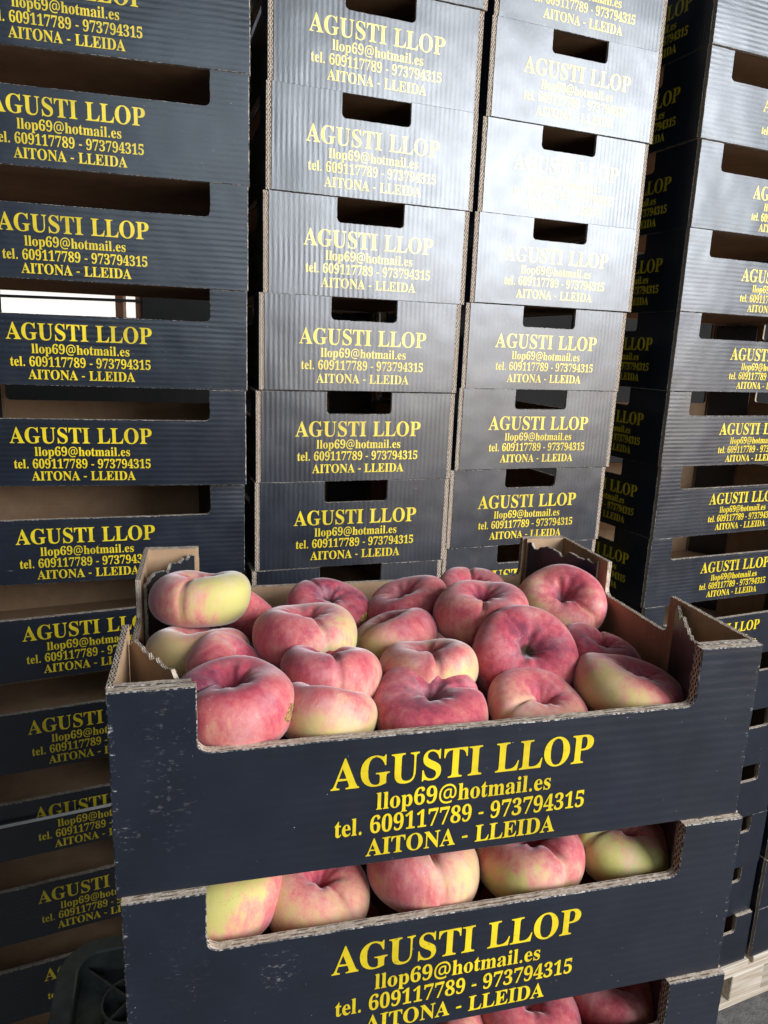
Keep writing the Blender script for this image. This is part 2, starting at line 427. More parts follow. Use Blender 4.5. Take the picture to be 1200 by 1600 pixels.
# ------------------------------------------------------------------ lettering
GLYPHS = {
    'A': (436, ['-9,0 -9,18 9,21 24,30 49,74 206,466 224,465 384,87 411,34 425,22 443,18 443,0 229,0 229,18 259,21 277,30 283,46 273,81 252,132 103,132 79,70 76,59 74,48 80,32 96,21 124,18 128,18 128,0', '114,160 242,160 177,319']),
    'G': (508, ['268,-10 200,-3 141,20 93,55 57,103 35,161 28,229 35,295 57,352 93,399 139,435 195,458 257,465 311,459 369,441 388,436 406,443 419,465 437,465 437,308 420,308 403,346 382,379 357,406 329,426 299,439 267,443 214,430 176,389 153,322 146,228 154,135 180,68 206,37 238,19 275,13 308,16 328,27 339,45 342,71 342,128 339,154 329,170 309,179 275,182 275,198 500,198 500,182 473,179 457,171 449,155 446,128 446,29 357,0']),
    'U': (492, ['248,-13 192,-8 147,6 114,28 91,61 78,103 73,155 73,379 70,406 61,424 43,434 15,438 15,455 240,455 240,438 202,432 185,415 181,379 181,140 186,88 203,51 232,29 275,22 326,31 363,56 385,99 392,159 392,378 389,406 379,423 360,433 328,438 328,455 474,455 474,438 448,432 433,421 425,404 422,378 422,181 418,118 403,69 380,32 346,7 302,-8']),
    'S': (390, ['43,-11 43,158 62,158 83,94 112,50 149,24 197,15 231,20 257,36 273,60 279,89 273,117 255,140 225,160 162,191 112,221 77,252 57,289 50,332 54,370 67,403 88,429 115,449 148,462 185,466 229,461 282,448 292,446 300,445 313,450 320,466 339,466 339,319 322,319 310,354 294,385 272,410 248,429 222,441 194,445 163,440 140,426 125,406 120,380 124,356 137,336 189,303 253,273 317,233 337,211 350,188 359,133 354,93 339,58 314,29 281,8 240,-6 192,-10 158,-8 126,1 98,9 85,12 69,7 61,-11']),
    'T': (423, ['92,0 92,18 123,21 142,31 152,50 156,81 156,433 149,433 102,426 65,403 41,367 29,318 11,318 11,455 410,455 410,317 394,317 381,368 357,404 319,426 269,433 263,433 263,81 267,49 276,30 296,21 328,18 328,0']),
    'I': (261, ['13,0 13,18 42,23 61,32 72,49 75,75 75,387 72,412 63,428 45,435 13,438 13,455 244,455 244,438 214,435 196,428 186,412 183,387 183,77 187,44 206,26 246,18 246,0']),
    'L': (426, ['15,0 15,18 45,22 62,32 72,50 74,81 74,379 71,407 62,425 44,434 16,438 16,455 250,455 250,438 208,434 196,427 188,416 182,379 182,83 185,47 200,31 234,28 278,31 315,40 345,56 370,80 391,112 409,154 427,154 402,0']),
    'O': (525, ['261,-11 213,-6 169,7 129,29 94,58 66,93 45,134 32,179 28,228 32,276 45,321 66,362 95,397 130,426 170,448 216,462 265,466 313,462 357,448 397,427 431,399 459,364 480,323 494,277 498,228 494,179 480,134 459,93 430,58 395,29 355,7 310,-6', '265,12 315,26 351,66 372,133 379,228 371,321 348,388 324,419 294,437 260,443 210,430 174,389 152,322 145,228 153,135 177,67 201,37 230,18']),
    'P': (418, ['15,0 15,18 45,22 62,32 72,50 74,81 74,379 71,406 62,424 44,434 16,438 16,455 214,455 287,452 336,440 366,422 390,398 404,367 409,332 404,296 390,266 367,240 314,214 242,206 182,206 182,81 185,50 194,32 212,22 242,18 242,0', '182,230 202,230 244,235 272,252 287,283 292,329 288,375 275,406 252,425 216,431 189,424 182,398']),
    'N': (494, ['403,-11 107,350 107,79 110,49 118,31 136,22 167,18 167,0 18,0 18,18 54,23 71,41 76,79 76,388 36,433 18,438 18,455 156,455 391,169 391,377 386,414 369,432 331,438 331,455 480,455 480,438 450,434 433,425 425,407 422,377 422,-11']),
    'E': (442, ['14,0 14,17 44,20 62,30 72,48 75,78 75,369 72,405 62,426 44,435 16,438 16,455 399,455 399,320 384,320 369,373 340,406 295,424 232,430 200,428 186,417 183,388 183,246 193,246 232,252 259,269 277,300 288,345 304,345 304,118 287,118 273,181 259,201 241,213 185,222 183,222 183,67 185,47 192,35 230,28 276,30 313,39 345,53 371,75 393,105 411,143 430,143 402,0']),
    'D': (496, ['20,0 20,18 47,21 63,30 71,46 74,74 74,374 71,407 61,426 43,435 15,438 15,455 222,455 296,449 357,429 405,396 440,351 461,295 468,228 453,128 408,57 333,14 228,0', '222,24 262,30 295,47 319,75 343,139 351,229 343,318 319,382 279,420 223,433 202,431 190,423 182,385 182,72 190,34 202,27']),
    'l': (200, ['18,0 18,16 45,26 52,56 52,398 47,429 38,436 20,439 20,455 148,455 148,56 154,26 180,16 180,0']),
    'o': (336, ['169,-10 127,-5 90,11 60,37 38,70 24,110 19,154 24,199 38,239 60,272 90,297 127,313 168,318 209,313 245,298 275,273 298,240 312,200 317,154 312,108 298,68 275,36 246,11 210,-5', '169,11 193,18 209,39 217,81 220,154 217,227 208,271 192,292 169,299 144,292 128,271 120,227 117,154 120,82 128,39 144,18']),
    'p': (371, ['18,-139 18,-124 40,-117 50,-101 52,-64 52,243 46,283 20,295 20,310 143,310 143,263 166,294 195,313 230,319 264,314 293,298 317,274 335,241 346,203 350,160 346,113 334,72 316,38 291,12 261,-5 227,-10 196,-5 170,9 148,32 148,-58 152,-99 167,-118 197,-123 197,-139', '195,28 222,36 239,59 249,99 252,154 250,208 241,248 225,270 199,278 171,267 148,235 148,68 167,38']),
    'h': (381, ['18,0 18,16 45,26 52,56 52,399 46,429 36,437 19,440 19,455 148,455 148,267 175,295 207,313 243,318 292,306 321,271 330,212 330,56 337,26 347,19 363,16 363,0 202,0 202,16 207,16 223,20 232,34 235,56 235,217 229,258 219,268 203,271 173,262 148,235 148,56 154,26 164,19 180,16 180,0']),
    't': (228, ['124,-9 89,-4 66,10 53,36 48,71 48,279 20,279 20,300 88,369 129,424 144,424 144,310 208,310 208,279 144,279 144,82 149,51 157,43 168,40 189,49 206,74 222,66 198,24 165,-1']),
    'm': (554, ['18,0 18,16 45,26 52,56 52,253 46,284 36,291 19,294 19,310 146,310 146,265 173,294 204,312 237,318 277,312 305,293 320,261 348,293 381,312 418,318 465,306 494,271 504,212 504,56 510,26 520,19 536,16 536,0 377,0 377,16 393,19 403,26 410,56 410,217 404,258 394,268 377,271 349,263 324,237 324,56 331,26 340,19 356,16 356,0 200,0 200,16 215,19 225,26 232,56 232,217 226,258 216,268 200,271 170,262 146,235 146,56 152,26 162,19 177,16 177,0']),
    'a': (344, ['254,-10 226,-5 208,10 200,35 168,11 133,-4 95,-9 64,-4 40,11 25,34 20,63 25,91 39,115 64,136 119,164 199,190 199,241 196,266 187,282 171,292 148,296 115,290 104,274 114,256 123,231 120,215 110,202 95,193 77,191 59,194 45,203 36,218 33,236 37,259 49,278 69,295 95,308 126,316 162,318 223,312 263,292 285,259 293,210 293,62 295,40 304,34 320,42 329,28 294,-1', '151,34 174,41 199,63 199,169 154,151 127,123 118,84 122,56 133,39']),
    'i': (198, ['101,362 81,366 65,376 54,393 50,412 54,432 65,449 81,460 101,463 120,460 137,449 148,432 151,412 147,393 136,376 120,366', '18,0 18,16 45,26 52,56 52,252 47,285 20,294 21,310 148,310 148,56 154,26 180,16 180,0']),
    'e': (301, ['154,-10 117,-5 85,10 58,35 37,68 24,109 20,157 24,201 38,240 59,273 87,298 120,313 157,318 209,309 249,280 274,234 283,173 283,166 117,166 127,97 154,56 200,42 237,53 270,86 285,72 248,27 205,-1', '116,192 202,192 202,215 193,277 181,292 161,297 136,286 121,255 116,204']),
    's': (288, ['151,-10 122,-6 87,6 73,9 60,4 51,-9 36,-9 36,105 53,105 66,68 87,39 112,21 140,15 162,18 179,26 189,40 192,58 183,84 156,105 107,130 76,148 54,169 41,193 37,220 44,259 65,291 98,312 141,319 166,316 199,308 206,306 213,305 223,308 230,319 244,319 244,222 228,222 215,254 196,277 174,291 149,296 130,294 116,286 108,274 105,259 115,232 146,212 191,189 221,171 241,151 253,127 257,95 250,51 228,18 194,-3']),
    '@': (604, ['291,-60 217,-52 155,-30 105,6 69,55 46,116 39,188 44,248 58,304 82,354 115,397 156,432 204,458 261,474 324,480 390,472 448,451 497,416 534,368 557,309 565,240 558,179 536,126 500,88 476,77 449,73 421,78 400,91 386,110 378,132 375,132 360,109 339,90 313,77 280,73 235,82 201,108 180,147 173,198 178,240 191,276 212,307 240,330 275,344 316,349 374,344 418,333 412,197 411,180 411,173 414,144 423,126 437,118 453,115 472,119 488,132 510,178 518,240 512,298 493,346 463,384 423,412 377,430 324,435 253,427 194,404 148,366 114,317 94,257 87,190 93,129 111,78 140,38 180,8 230,-10 291,-15 369,-6 435,13 435,-32 370,-52', '289,115 321,122 343,143 356,175 362,216 366,300 344,305 316,307 287,303 263,291 246,272 234,250 226,197 230,160 243,134 263,120']),
    '.': (180, ['89,-9 60,1 51,15 48,36 51,57 60,71 89,81 119,71 129,57 132,36 129,15 119,1']),
    '-': (216, ['27,154 27,206 189,206 189,154']),
    '0': (375, ['188,-7 133,1 91,24 60,61 39,111 27,171 23,241 27,311 39,371 60,420 91,456 133,479 189,486 242,479 283,456 314,420 336,370 348,310 353,240 348,171 336,110 314,61 283,24 241,1', '188,37 210,43 227,61 237,91 246,155 248,240 246,326 237,390 227,419 210,437 189,443 166,437 150,419 139,390 130,326 127,240 130,155 139,91 150,61 166,43']),
    '1': (375, ['65,0 65,36 120,36 135,38 146,45 154,79 154,416 108,365 87,351 67,346 52,349 40,359 31,375 28,396 74,412 132,447 179,482 254,482 254,79 261,47 271,38 288,36 342,36 342,0']),
    '2': (375, ['24,0 24,69 123,171 187,245 218,307 226,371 223,405 212,428 196,441 174,445 145,438 126,416 116,380 112,329 77,333 50,344 32,365 26,396 30,419 43,441 63,459 92,474 129,483 174,486 240,479 288,456 318,421 328,375 319,329 292,281 238,220 154,138 87,74 244,74 263,77 279,86 292,101 300,120 305,141 344,141 341,0']),
    '3': (375, ['163,-7 117,-4 81,5 53,18 34,35 23,54 19,74 23,96 36,113 54,123 76,126 82,89 99,62 125,46 158,40 200,49 216,61 230,79 238,105 241,139 234,174 214,202 181,221 137,227 95,227 95,269 140,269 178,275 204,296 220,327 225,367 221,400 211,424 193,440 169,445 148,442 133,430 116,391 112,341 75,345 47,356 30,374 24,401 34,434 62,461 108,480 173,486 237,479 286,458 309,436 323,409 328,377 320,335 298,301 265,275 225,256 279,238 305,222 326,201 340,173 344,138 341,101 329,70 312,44 288,25 230,1']),
    '4': (375, ['121,0 121,36 140,36 179,44 191,58 195,84 195,125 9,125 9,166 200,480 293,480 293,169 363,169 363,125 293,125 293,84 297,58 309,44 348,36 357,36 357,0', '56,169 195,169 195,287 196,351 200,416 189,394 174,366 158,338 146,319']),
    '5': (375, ['164,-7 119,-4 84,5 58,18 40,35 30,54 27,74 31,95 42,110 59,118 81,121 88,83 111,52 130,43 154,40 195,50 212,63 226,83 234,111 237,148 231,192 213,223 184,241 146,247 103,244 71,235 40,247 62,480 316,480 319,357 281,357 275,380 267,399 244,406 105,406 94,281 126,288 168,292 238,283 293,256 319,228 335,192 340,148 336,108 324,74 306,48 282,27 226,1']),
    '6': (375, ['197,-7 150,-1 110,18 76,49 51,93 35,151 30,222 33,275 42,325 57,370 77,409 104,441 137,466 176,481 222,486 261,484 291,476 313,464 329,449 338,431 340,412 336,393 322,376 298,364 260,360 256,400 243,434 232,443 216,447 191,441 170,426 152,401 134,345 125,269 161,286 218,294 273,285 315,258 343,214 352,155 348,110 334,71 313,38 282,13 244,-2', '199,38 222,44 239,64 251,98 254,148 250,196 238,228 219,247 193,253 154,243 125,221 131,138 147,81 170,48']),
    '7': (375, ['111,0 290,406 113,406 93,402 80,391 74,372 70,338 30,338 33,480 353,480 353,447 168,0']),
    '8': (375, ['183,-7 132,-2 91,11 60,31 38,57 24,88 20,122 27,162 47,193 79,219 119,242 83,267 57,296 41,327 36,364 39,395 50,423 70,449 99,469 140,482 191,486 254,478 298,453 326,415 334,369 328,333 310,305 244,260 296,230 330,200 349,166 355,127 350,88 335,55 310,28 256,2', '203,283 224,298 239,317 247,340 250,370 243,407 222,436 206,444 187,447 163,442 145,426 134,402 130,372 135,341 149,318', '187,32 218,37 241,55 257,82 262,116 256,146 239,170 208,192 164,216 126,178 115,152 111,120 116,84 132,56 156,38']),
    '9': (375, ['152,-7 116,-4 88,4 67,17 53,33 42,69 50,94 75,108 87,80 103,56 126,41 156,36 194,48 223,84 242,145 250,230 212,198 186,188 155,185 103,194 60,220 40,248 28,282 24,324 28,369 42,409 64,441 95,466 133,481 177,486 223,480 264,463 298,433 323,390 340,332 345,261 334,157 321,111 300,72 274,39 241,14 200,-2', '184,233 206,236 224,246 250,278 245,352 231,403 209,432 181,441 156,434 137,413 125,377 121,328 128,275 149,244']),
}

LINES = [  # text, width, cap height, baseline above the crate's bottom edge on the long and on the short face
    ('AGUSTI LLOP', 0.2065, 0.0242, 0.0665, 0.0775),
    ('llop69@hotmail.es', 0.1400, 0.0138, 0.0468, 0.0568),
    ('tel. 609117789 - 973794315', 0.2010, 0.0140, 0.0275, 0.0362),
    ('AITONA - LLEIDA', 0.1520, 0.0142, 0.0085, 0.0143),
]


def lettering_mesh(name, short, mat, scale):
    cu = bpy.data.curves.new(name, 'CURVE')
    cu.dimensions = '2D'
    cu.fill_mode = 'BOTH'
    cu.extrude = 0.00012
    for text, width, cap, b_long, b_short in LINES:
        adv = 0.0
        pen = []
        for ch in text:
            if ch == ' ':
                adv += 190 if '609' in text or '-' in text else 215
                continue
            pen.append((ch, adv))
            adv += GLYPHS[ch][0]
        sx = width * scale / adv
        sy = cap * scale / 460.0
        x0 = -width * scale / 2
        base = b_short if short else b_long
        for ch, ad in pen:
            for poly in GLYPHS[ch][1]:
                pts = [tuple(int(k) for k in q.split(',')) for q in poly.split()]
                sp = cu.splines.new('POLY')
                sp.points.add(len(pts) - 1)
                for q, (px, py) in zip(sp.points, pts):
                    q.co = (x0 + (ad + px) * sx, base + py * sy, 0, 1)
                sp.use_cyclic_u = True
    cu.offset = 0.00006
    o = bpy.data.objects.new('lettering_source', cu)
    COL.objects.link(o)
    bpy.context.view_layer.update()
    me = bpy.data.meshes.new_from_object(o.evaluated_get(bpy.context.evaluated_depsgraph_get()))
    bpy.data.objects.remove(o)
    for v in me.vertices:
        x, y, z = v.co
        v.co = (x, -0.00030 - z, y)
    me.materials.clear()
    me.materials.append(mat)
    me.name = name
    return me


# ------------------------------------------------------------------ cardboard crate
L, W, H = 0.5, 0.3453, 0.1542
T_LONG, T_END = 0.0078, 0.0052


def profile(half, top, nh, nz, r, seed, jit=0.00026, gap=0.007):
    """outline of a wall, counter-clockwise seen from outside: x along, z up, with a notch in the top edge"""
    rnd = random.Random(seed)
    corners = [(-half, 0.0), (half, 0.0), (half, top)]
    if nh:
        corners += [(nh, top)]
        for i in range(6):
            a = -i / 5 * PI / 2
            corners.append((nh - r + r * math.cos(a), nz + r + r * math.sin(a)))
        for i in range(6):
            a = -PI / 2 - i / 5 * PI / 2
            corners.append((-nh + r + r * math.cos(a), nz + r + r * math.sin(a)))
        corners += [(-nh, top)]
    corners += [(-half, top)]
    out = []
    n = len(corners)
    for i in range(n):
        a, b = corners[i], corners[(i + 1) % n]
        d = math.hypot(b[0] - a[0], b[1] - a[1])
        k = max(1, int(d / gap))
        for j in range(k):
            t = j / k
            w = jit if (a[1] > 0.01 or b[1] > 0.01) else 0.0
            out.append((a[0] + (b[0] - a[0]) * t + rnd.uniform(-w, w), a[1] + (b[1] - a[1]) * t + rnd.uniform(-w, w)))
    return out


def panel_mesh(name, pts, t, mats, flute, xf=None, cham=0.0007, into=None):
    """board with outer print at y = 0 (facing -y) and kraft inside at y = t; mats: print, kraft, cut fluted, cut plain, scuff"""
    n = len(pts)
    xf = xf or (lambda x, y, z: (x, y, z))
    ins = []
    for i in range(n):
        a, b, c = Vector(pts[i - 1]), Vector(pts[i]), Vector(pts[(i + 1) % n])
        e1, e2 = (b - a), (c - b)
        n1, n2 = Vector((-e1.y, e1.x)), Vector((-e2.y, e2.x))
        m = n1.normalized() + n2.normalized()
        if m.length < 1e-6:
            m = n1
        ins.append(b + m.normalized() * cham)
    verts = [xf(p.x, 0.0, p.y) for p in ins] + [xf(p[0], cham, p[1]) for p in pts] + [xf(p[0], t, p[1]) for p in pts]
    faces = [tuple(range(n))]
    fm = [0]
    arc = 0.0
    uvs = [[(0, 0)] * n]
    for i in range(n):
        j = (i + 1) % n
        d = math.hypot(pts[j][0] - pts[i][0], pts[j][1] - pts[i][1])
        faces.append((i, n + i, n + j, j))
        fm.append(4)
        uvs.append([(0, 0)] * 4)
        faces.append((n + i, 2 * n + i, 2 * n + j, n + j))
        horiz = abs(pts[j][0] - pts[i][0]) > abs(pts[j][1] - pts[i][1])
        fm.append(2 if (horiz == (flute == 'z')) else 3)
        uvs.append([(arc, 0), (arc, 1), (arc + d, 1), (arc + d, 0)])
        arc += d
    faces.append(tuple(range(3 * n - 1, 2 * n - 1, -1)))
    fm.append(1)
    uvs.append([(0, 0)] * n)
    if into is not None:
        V, F, M, U = into
        b = len(V)
        V += verts
        F += [tuple(b + i for i in f) for f in faces]
        M += fm
        U += uvs
        return None
    return finish_panel(name, verts, faces, fm, uvs, mats)


def finish_panel(name, verts, faces, fm, uvs, mats):
    me = mesh_from(name, verts, faces, mats, fm)
    uvl = me.uv_layers.new(name='UVMap')
    k = 0
    for u in uvs:
        for q in u:
            uvl.data[k].uv = q
            k += 1
    return me


def long_mesh(seed, print_mat):
    pts = profile(L / 2 - 0.0012, 0.1532, 0.1925, 0.1045, 0.008, seed)
    return panel_mesh('long_panel', pts, T_LONG, [print_mat, M_KRAFT_L, M_CUT_F, M_CUT_P, M_SCUFF], 'x')


def end_mesh(seed):
    V, F, M, U = [], [], [], []
    mats = [M_PRINT_E, M_KRAFT_E, M_CUT_F, M_CUT_P, M_SCUFF]
    hw = W / 2 - T_LONG - 0.0004
    panel_mesh('', profile(hw, 0.1538, 0.056, 0.1165, 0.007, seed), T_END, mats, 'z', into=(V, F, M, U))
    for s in (-1, 1):  # flaps folded round behind the long panels
        fl = profile(0.0265, 0.1534, 0, 0, 0, seed + 3 + s)
        # the flap's printed face looks outward (towards the long panel); its fold end sits at y = 0
        if s > 0:
            xf = lambda x, y, z: (hw - y - 0.0002, 0.0275 + x, z)
        else:
            xf = lambda x, y, z: (-hw + y + 0.0002, 0.0275 - x, z)
        b = len(F)
        panel_mesh('', fl, T_END, mats, 'x', xf=xf, into=(V, F, M, U))
        # the fold itself is printed, not cut
        for i in range(b, len(F)):
            cy = [V[k][1] for k in F[i]]
            if M[i] in (2, 3, 4) and max(cy) < 0.0028:
                M[i] = 0
    return finish_panel('end_wall', V, F, M, U, mats)


def post_mesh(ix, iy, seed):
    """folded gusset that makes a corner column; printed face turned to the inside of the crate"""
    rnd = random.Random(seed)
    ax, ay = L / 2 - T_END - 0.001, W / 2 - T_LONG - 0.092
    bx, by = L / 2 - 0.050, W / 2 - T_LONG - T_END - 0.0012
    A, B = Vector((ix * ax, iy * ay)), Vector((ix * bx, iy * by))
    if ix * iy < 0:
        A, B = B, A
    # going from A to B the crate's centre must lie on the right-hand (-y local) side
    d = (B - A)
    ln = d.length
    d.normalize()
    nrm = Vector((d.y, -d.x))
    mid = (A + B) / 2
    if nrm.dot(-mid) < 0:
        A, B = B, A
        d = -d
        nrm = -nrm
        mid = (A + B) / 2
    n = 22
    pts = [(-ln / 2, 0.004), (ln / 2, 0.004)]
    for i in range(n + 1):
        t = 1 - i / n
        sag = -0.0016 * math.sin(i * 0.9 + seed) - (0.004 if (seed + i) % 9 < 2 else 0)
        pts.append((-ln / 2 + ln * t, 0.1490 + sag + rnd.uniform(-0.0008, 0.0008)))
    xf = lambda x, y, z: (mid.x + d.x * x - nrm.x * (y - 0.0036), mid.y + d.y * x - nrm.y * (y - 0.0036), z)
    return panel_mesh('corner_post', pts, 0.0036, [M_PRINT_E, M_KRAFT_E, M_CUT_F, M_CUT_P, M_SCUFF], 'z', xf=xf)


def base_mesh():
    x, y = L / 2 - T_END - 0.0008, W / 2 - T_LONG - T_END - 0.0015
    V, F = [], []
    box_data(V, F, -x, x, -y, y, 0.0012, 0.0058)
    return mesh_from('base', V, F, [M_KRAFT_L])


LONG = [long_mesh(s, M_PRINT_L) for s in (1, 2, 3)]
LONG_W1 = long_mesh(11, M_PRINT_W1)
LONG_W2 = long_mesh(12, M_PRINT_W2)
END = [end_mesh(s) for s in (21, 22, 23)]
POST = {(ix, iy): post_mesh(ix, iy, 31 + ix + 3 * iy) for ix in (-1, 1) for iy in (-1, 1)}
BASE = base_mesh()
TXT_L = lettering_mesh('lettering', False, M_INK_L, 1.0)
TXT_E = lettering_mesh('lettering', True, M_INK_E, 1.06)


vj = random.Random(77)


def crate(corner, yaw, label, group, end_on=False, front=None, idx=0):
    """corner: front-left bottom corner of the face turned to the viewer; yaw: direction of that face's bottom edge"""
    c, s = math.cos(yaw), math.sin(yaw)
    a, b = (W / 2, L / 2) if end_on else (L / 2, W / 2)
    loc = (corner[0] + a * c - b * s, corner[1] + a * s + b * c, corner[2])
    e = link('fruit_crate', None, None, loc, yaw + (PI / 2 if end_on else 0))
    e.empty_display_size = 0.05
    e.rotation_euler = (vj.uniform(-0.0025, 0.0025), vj.uniform(-0.0025, 0.0025), e.rotation_euler[2])
    if end_on:
        e.scale = (1.0, 1.03, 1.0)
    tag(e, label, 'crate', group)
    for k, rz in ((0, 0.0), (1, PI)):
        sg = -1 if k == 0 else 1
        me = front if (front and k == 0) else LONG[(idx + k) % 3]
        p_ = link('long_panel', me, e, (0, sg * W / 2, 0), rz)
        link('lettering', TXT_L, p_, (vj.uniform(-0.0022, 0.0022), 0, vj.uniform(-0.0014, 0.0014)))
        p_ = link('end_wall', END[(idx + k) % 3], e, (sg * L / 2, 0, 0), -PI / 2 if k == 0 else PI / 2)
        link('lettering', TXT_E, p_, (vj.uniform(-0.0022, 0.0022), 0, vj.uniform(-0.0014, 0.0014)))
    for q in POST.values():
        link('corner_post', q, e)
    link('base', BASE, e)
    return e


# ------------------------------------------------------------------ ground, wall behind
V, F = [], []
V += [(-30, -30, 0), (30, -30, 0), (30, 30, 0), (-30, 30, 0)]
tag(link('ground', mesh_from('ground', V, [(0, 1, 2, 3)], [M_CONCRETE])), kind='structure')
V, F = [], []
WX0, WX1, WZ0, WZ1, WY = -3.6, -1.60, 1.55, 2.25, 4.8   # window opening in the wall
box_data(V, F, -6, WX0, WY, WY + 0.2, 0, 5)
box_data(V, F, WX1, 7, WY, WY + 0.2, 0, 5)
box_data(V, F, WX0, WX1, WY + 0.002, WY + 0.198, 0, WZ0)
box_data(V, F, WX0, WX1, WY + 0.002, WY + 0.198, WZ1, 5)
tag(link('back_wall', mesh_from('back_wall', V, F, [M_WALL])), kind='structure')
win = tag(link('window', None, None, ((WX0 + WX1) / 2, WY, WZ0)), 'bright window seen through the handle gap of a crate in the left stack', 'window')
ww, wh = WX1 - WX0, WZ1 - WZ0
V, F = [], []
box_data(V, F, -ww / 2, ww / 2, 0.09, 0.10, 0, wh)
link('pane', mesh_from('pane', V, F, [M_WINDOW]), win)
for x in (-ww / 2 + 0.03, ww / 2 - 0.16, ww / 2 - 0.03):
    V, F = [], []
    box_data(V, F, x - 0.025, x + 0.025, 0.03, 0.088, 0.001, wh - 0.001)
    link('mullion', mesh_from('mullion', V, F, [M_FRAME]), win)
for z, t in ((0.478, 0.016), (0.425, 0.009), (0.30, 0.02)):
    V, F = [], []
    box_data(V, F, -ww / 2 + 0.002, ww / 2 - 0.002, 0.012, 0.028, z - t, z + t)
    link('crossbar', mesh_from('crossbar', V, F, [M_WALL]), win)

# ------------------------------------------------------------------ pallets
BOARD = {}


def pallet(corner, yaw, length, depth, height, label, group):
    e = link('wooden_pallet', None, None, (corner[0], corner[1], 0), yaw)
    tag(e, label, 'pallet', group)

    def part(name, x, y, z, sx, sy, sz):
        key = (round(sx, 4), round(sy, 4), round(sz, 4))
        if key not in BOARD:
            BOARD[key] = bevel_box(name, sx, sy, sz, M_WOOD)
        link(name, BOARD[key], e, (x, y, z))
    t = 0.02
    n = max(3, int(length / 0.16))
    bw = length / n - 0.018
    bh = height - 3 * t - 0.0006
    for i in range(n):
        part('deck_board', (i + 0.5) * length / n, depth / 2, height - t, bw, depth, t)
    for y in (0.05, depth / 2, depth - 0.05):
        part('stringer_board', length / 2, y, height - 2 * t - 0.0003, length, 0.1, t)
        part('bottom_board', length / 2, y, 0, length, 0.1, t)
        for x in (0.06, length / 2, length - 0.06):
            part('block', x, y, t + 0.0003, 0.12, 0.098, bh)
    return e


ORD = ['topmost', 'second', 'third', 'fourth', 'fifth', 'sixth', 'seventh', 'eighth', 'ninth', 'tenth', 'eleventh',
       'twelfth', 'thirteenth', 'fourteenth', 'fifteenth', 'sixteenth']


def ordinal(i):
    return 'topmost' if i == 0 else ORD[i] + ' from the top'


# ------------------------------------------------------------------ stacks behind
STACKS = [  # key, x, y, z of boundary 0, yaw, lean x, lean y, first row, last row, end_on, words
    ('c1', -0.2285, 1.1729, -0.0774, 0.2321, -0.0101, -0.0179, -4, 9, False, 'leftmost stack', 'crates stacked at the far left'),
    ('c2', -0.2101, 1.1956, -0.0764, 0.3383, -0.0225, -0.0281, -5, 9, True, 'end-on stack beside the leftmost stack', 'crates stacked end-on left of centre'),
    ('c3', 0.1337, 1.3573, -0.0697, 0.3740, -0.0299, -0.0100, -5, 9, True, 'end-on stack beside the right stack', 'crates stacked end-on right of centre'),
    ('c4', 0.5632, 1.4686, -0.0641, 0.3970, 0.0110, 0.0162, -5, 9, False, 'right stack with two sides showing', 'crates stacked at the right'),
    ('c5', 1.0580, 1.6840, -0.0641, 0.4100, 0.0, 0.0, 3, 9, False, 'low stack at the right edge', 'crates stacked at the far right edge'),
]
rj = random.Random(5)
for key, x, y, z, yaw, lx, ly, k0, k1, end_on, words, grp in STACKS:
    for k in range(k0, k1 + 1):
        xx, yy, aa = x + k * H * lx, y + k * H * ly, yaw + rj.uniform(-0.011, 0.011)
        zz = z - (k + 1) * H
        if key == 'c1':
            f = min(max((k - 0.0) / 2.0, 0), 1)
            aa = yaw + f * (0.425 - yaw) + rj.uniform(-0.004, 0.004)
            cx = -0.2285 + k * H * lx + f * ((-0.241 + k * H * 0.0025) - (-0.2285 + k * H * lx))
            cy = 1.1729 + k * H * ly + f * ((1.2217 - k * H * 0.0363) - (1.1729 + k * H * ly))
            zz -= 0.0022 * min(max(k, 0), 6)
            xx, yy = cx - L * math.cos(aa), cy - L * math.sin(aa)
        else:
            xx += rj.uniform(-0.0025, 0.0025)
            yy += rj.uniform(-0.0015, 0.0015)
        crate((xx, yy, zz + CAM_H), aa, 'black crate with yellow print, %s, %s' % (ordinal(k - k0), words), grp,
              end_on=end_on, idx=(k * 7 + ord(key[1])) % 3)

pallet((-0.98, 0.95, 0), 0.33, 0.78, 0.62, -0.0774 - 10 * H - 0.0132 + CAM_H - 0.0005, 'pale wooden pallet under the leftmost stack', 'wooden pallets under the stacks')
pallet((-0.26, 1.12, 0), 0.36, 0.80, 0.70, -0.0764 - 10 * H + CAM_H - 0.0005, 'pale wooden pallet under the two end-on middle stacks', 'wooden pallets under the stacks')
pallet((0.575, 1.475, 0), 0.400, 1.06, 0.60, -0.0641 - 10 * H + CAM_H - 0.0005, 'pale wooden pallet under the right-hand stacks, lower right corner', 'wooden pallets under the stacks')

# white band round the lower part of the leftmost stack
SB = (-0.241 + 4 * H * 0.0025, 1.2217 - 4 * H * 0.0363)
sa = 0.425
V, F = [], []
ring = [(-L - 0.006, -0.006), (0.006, -0.006), (0.006, W + 0.006), (-L - 0.006, W + 0.006)]
for zz in (0.0, 0.0055):
    V += [(px, py, zz) for px, py in ring] + [(px * 0.998 + (-0.0005 if px < 0 else 0), py * 0.985 + (0.0005 if py < 0 else -0.001), zz) for px, py in ring]
for i in range(4):
    j = (i + 1) % 4
    F += [(i, j, 8 + j, 8 + i), (4 + j, 4 + i, 12 + i, 12 + j), (8 + i, 8 + j, 12 + j, 12 + i), (j, i, 4 + i, 4 + j)]
o = link('strap', mesh_from('strap', V, F, [M_STRAP]), None, (SB[0], SB[1], CAM_H - 0.0906 - 5 * H + 0.0725), sa)
tag(o, 'thin white plastic strap pulled across the print low on the leftmost stack', 'strap')

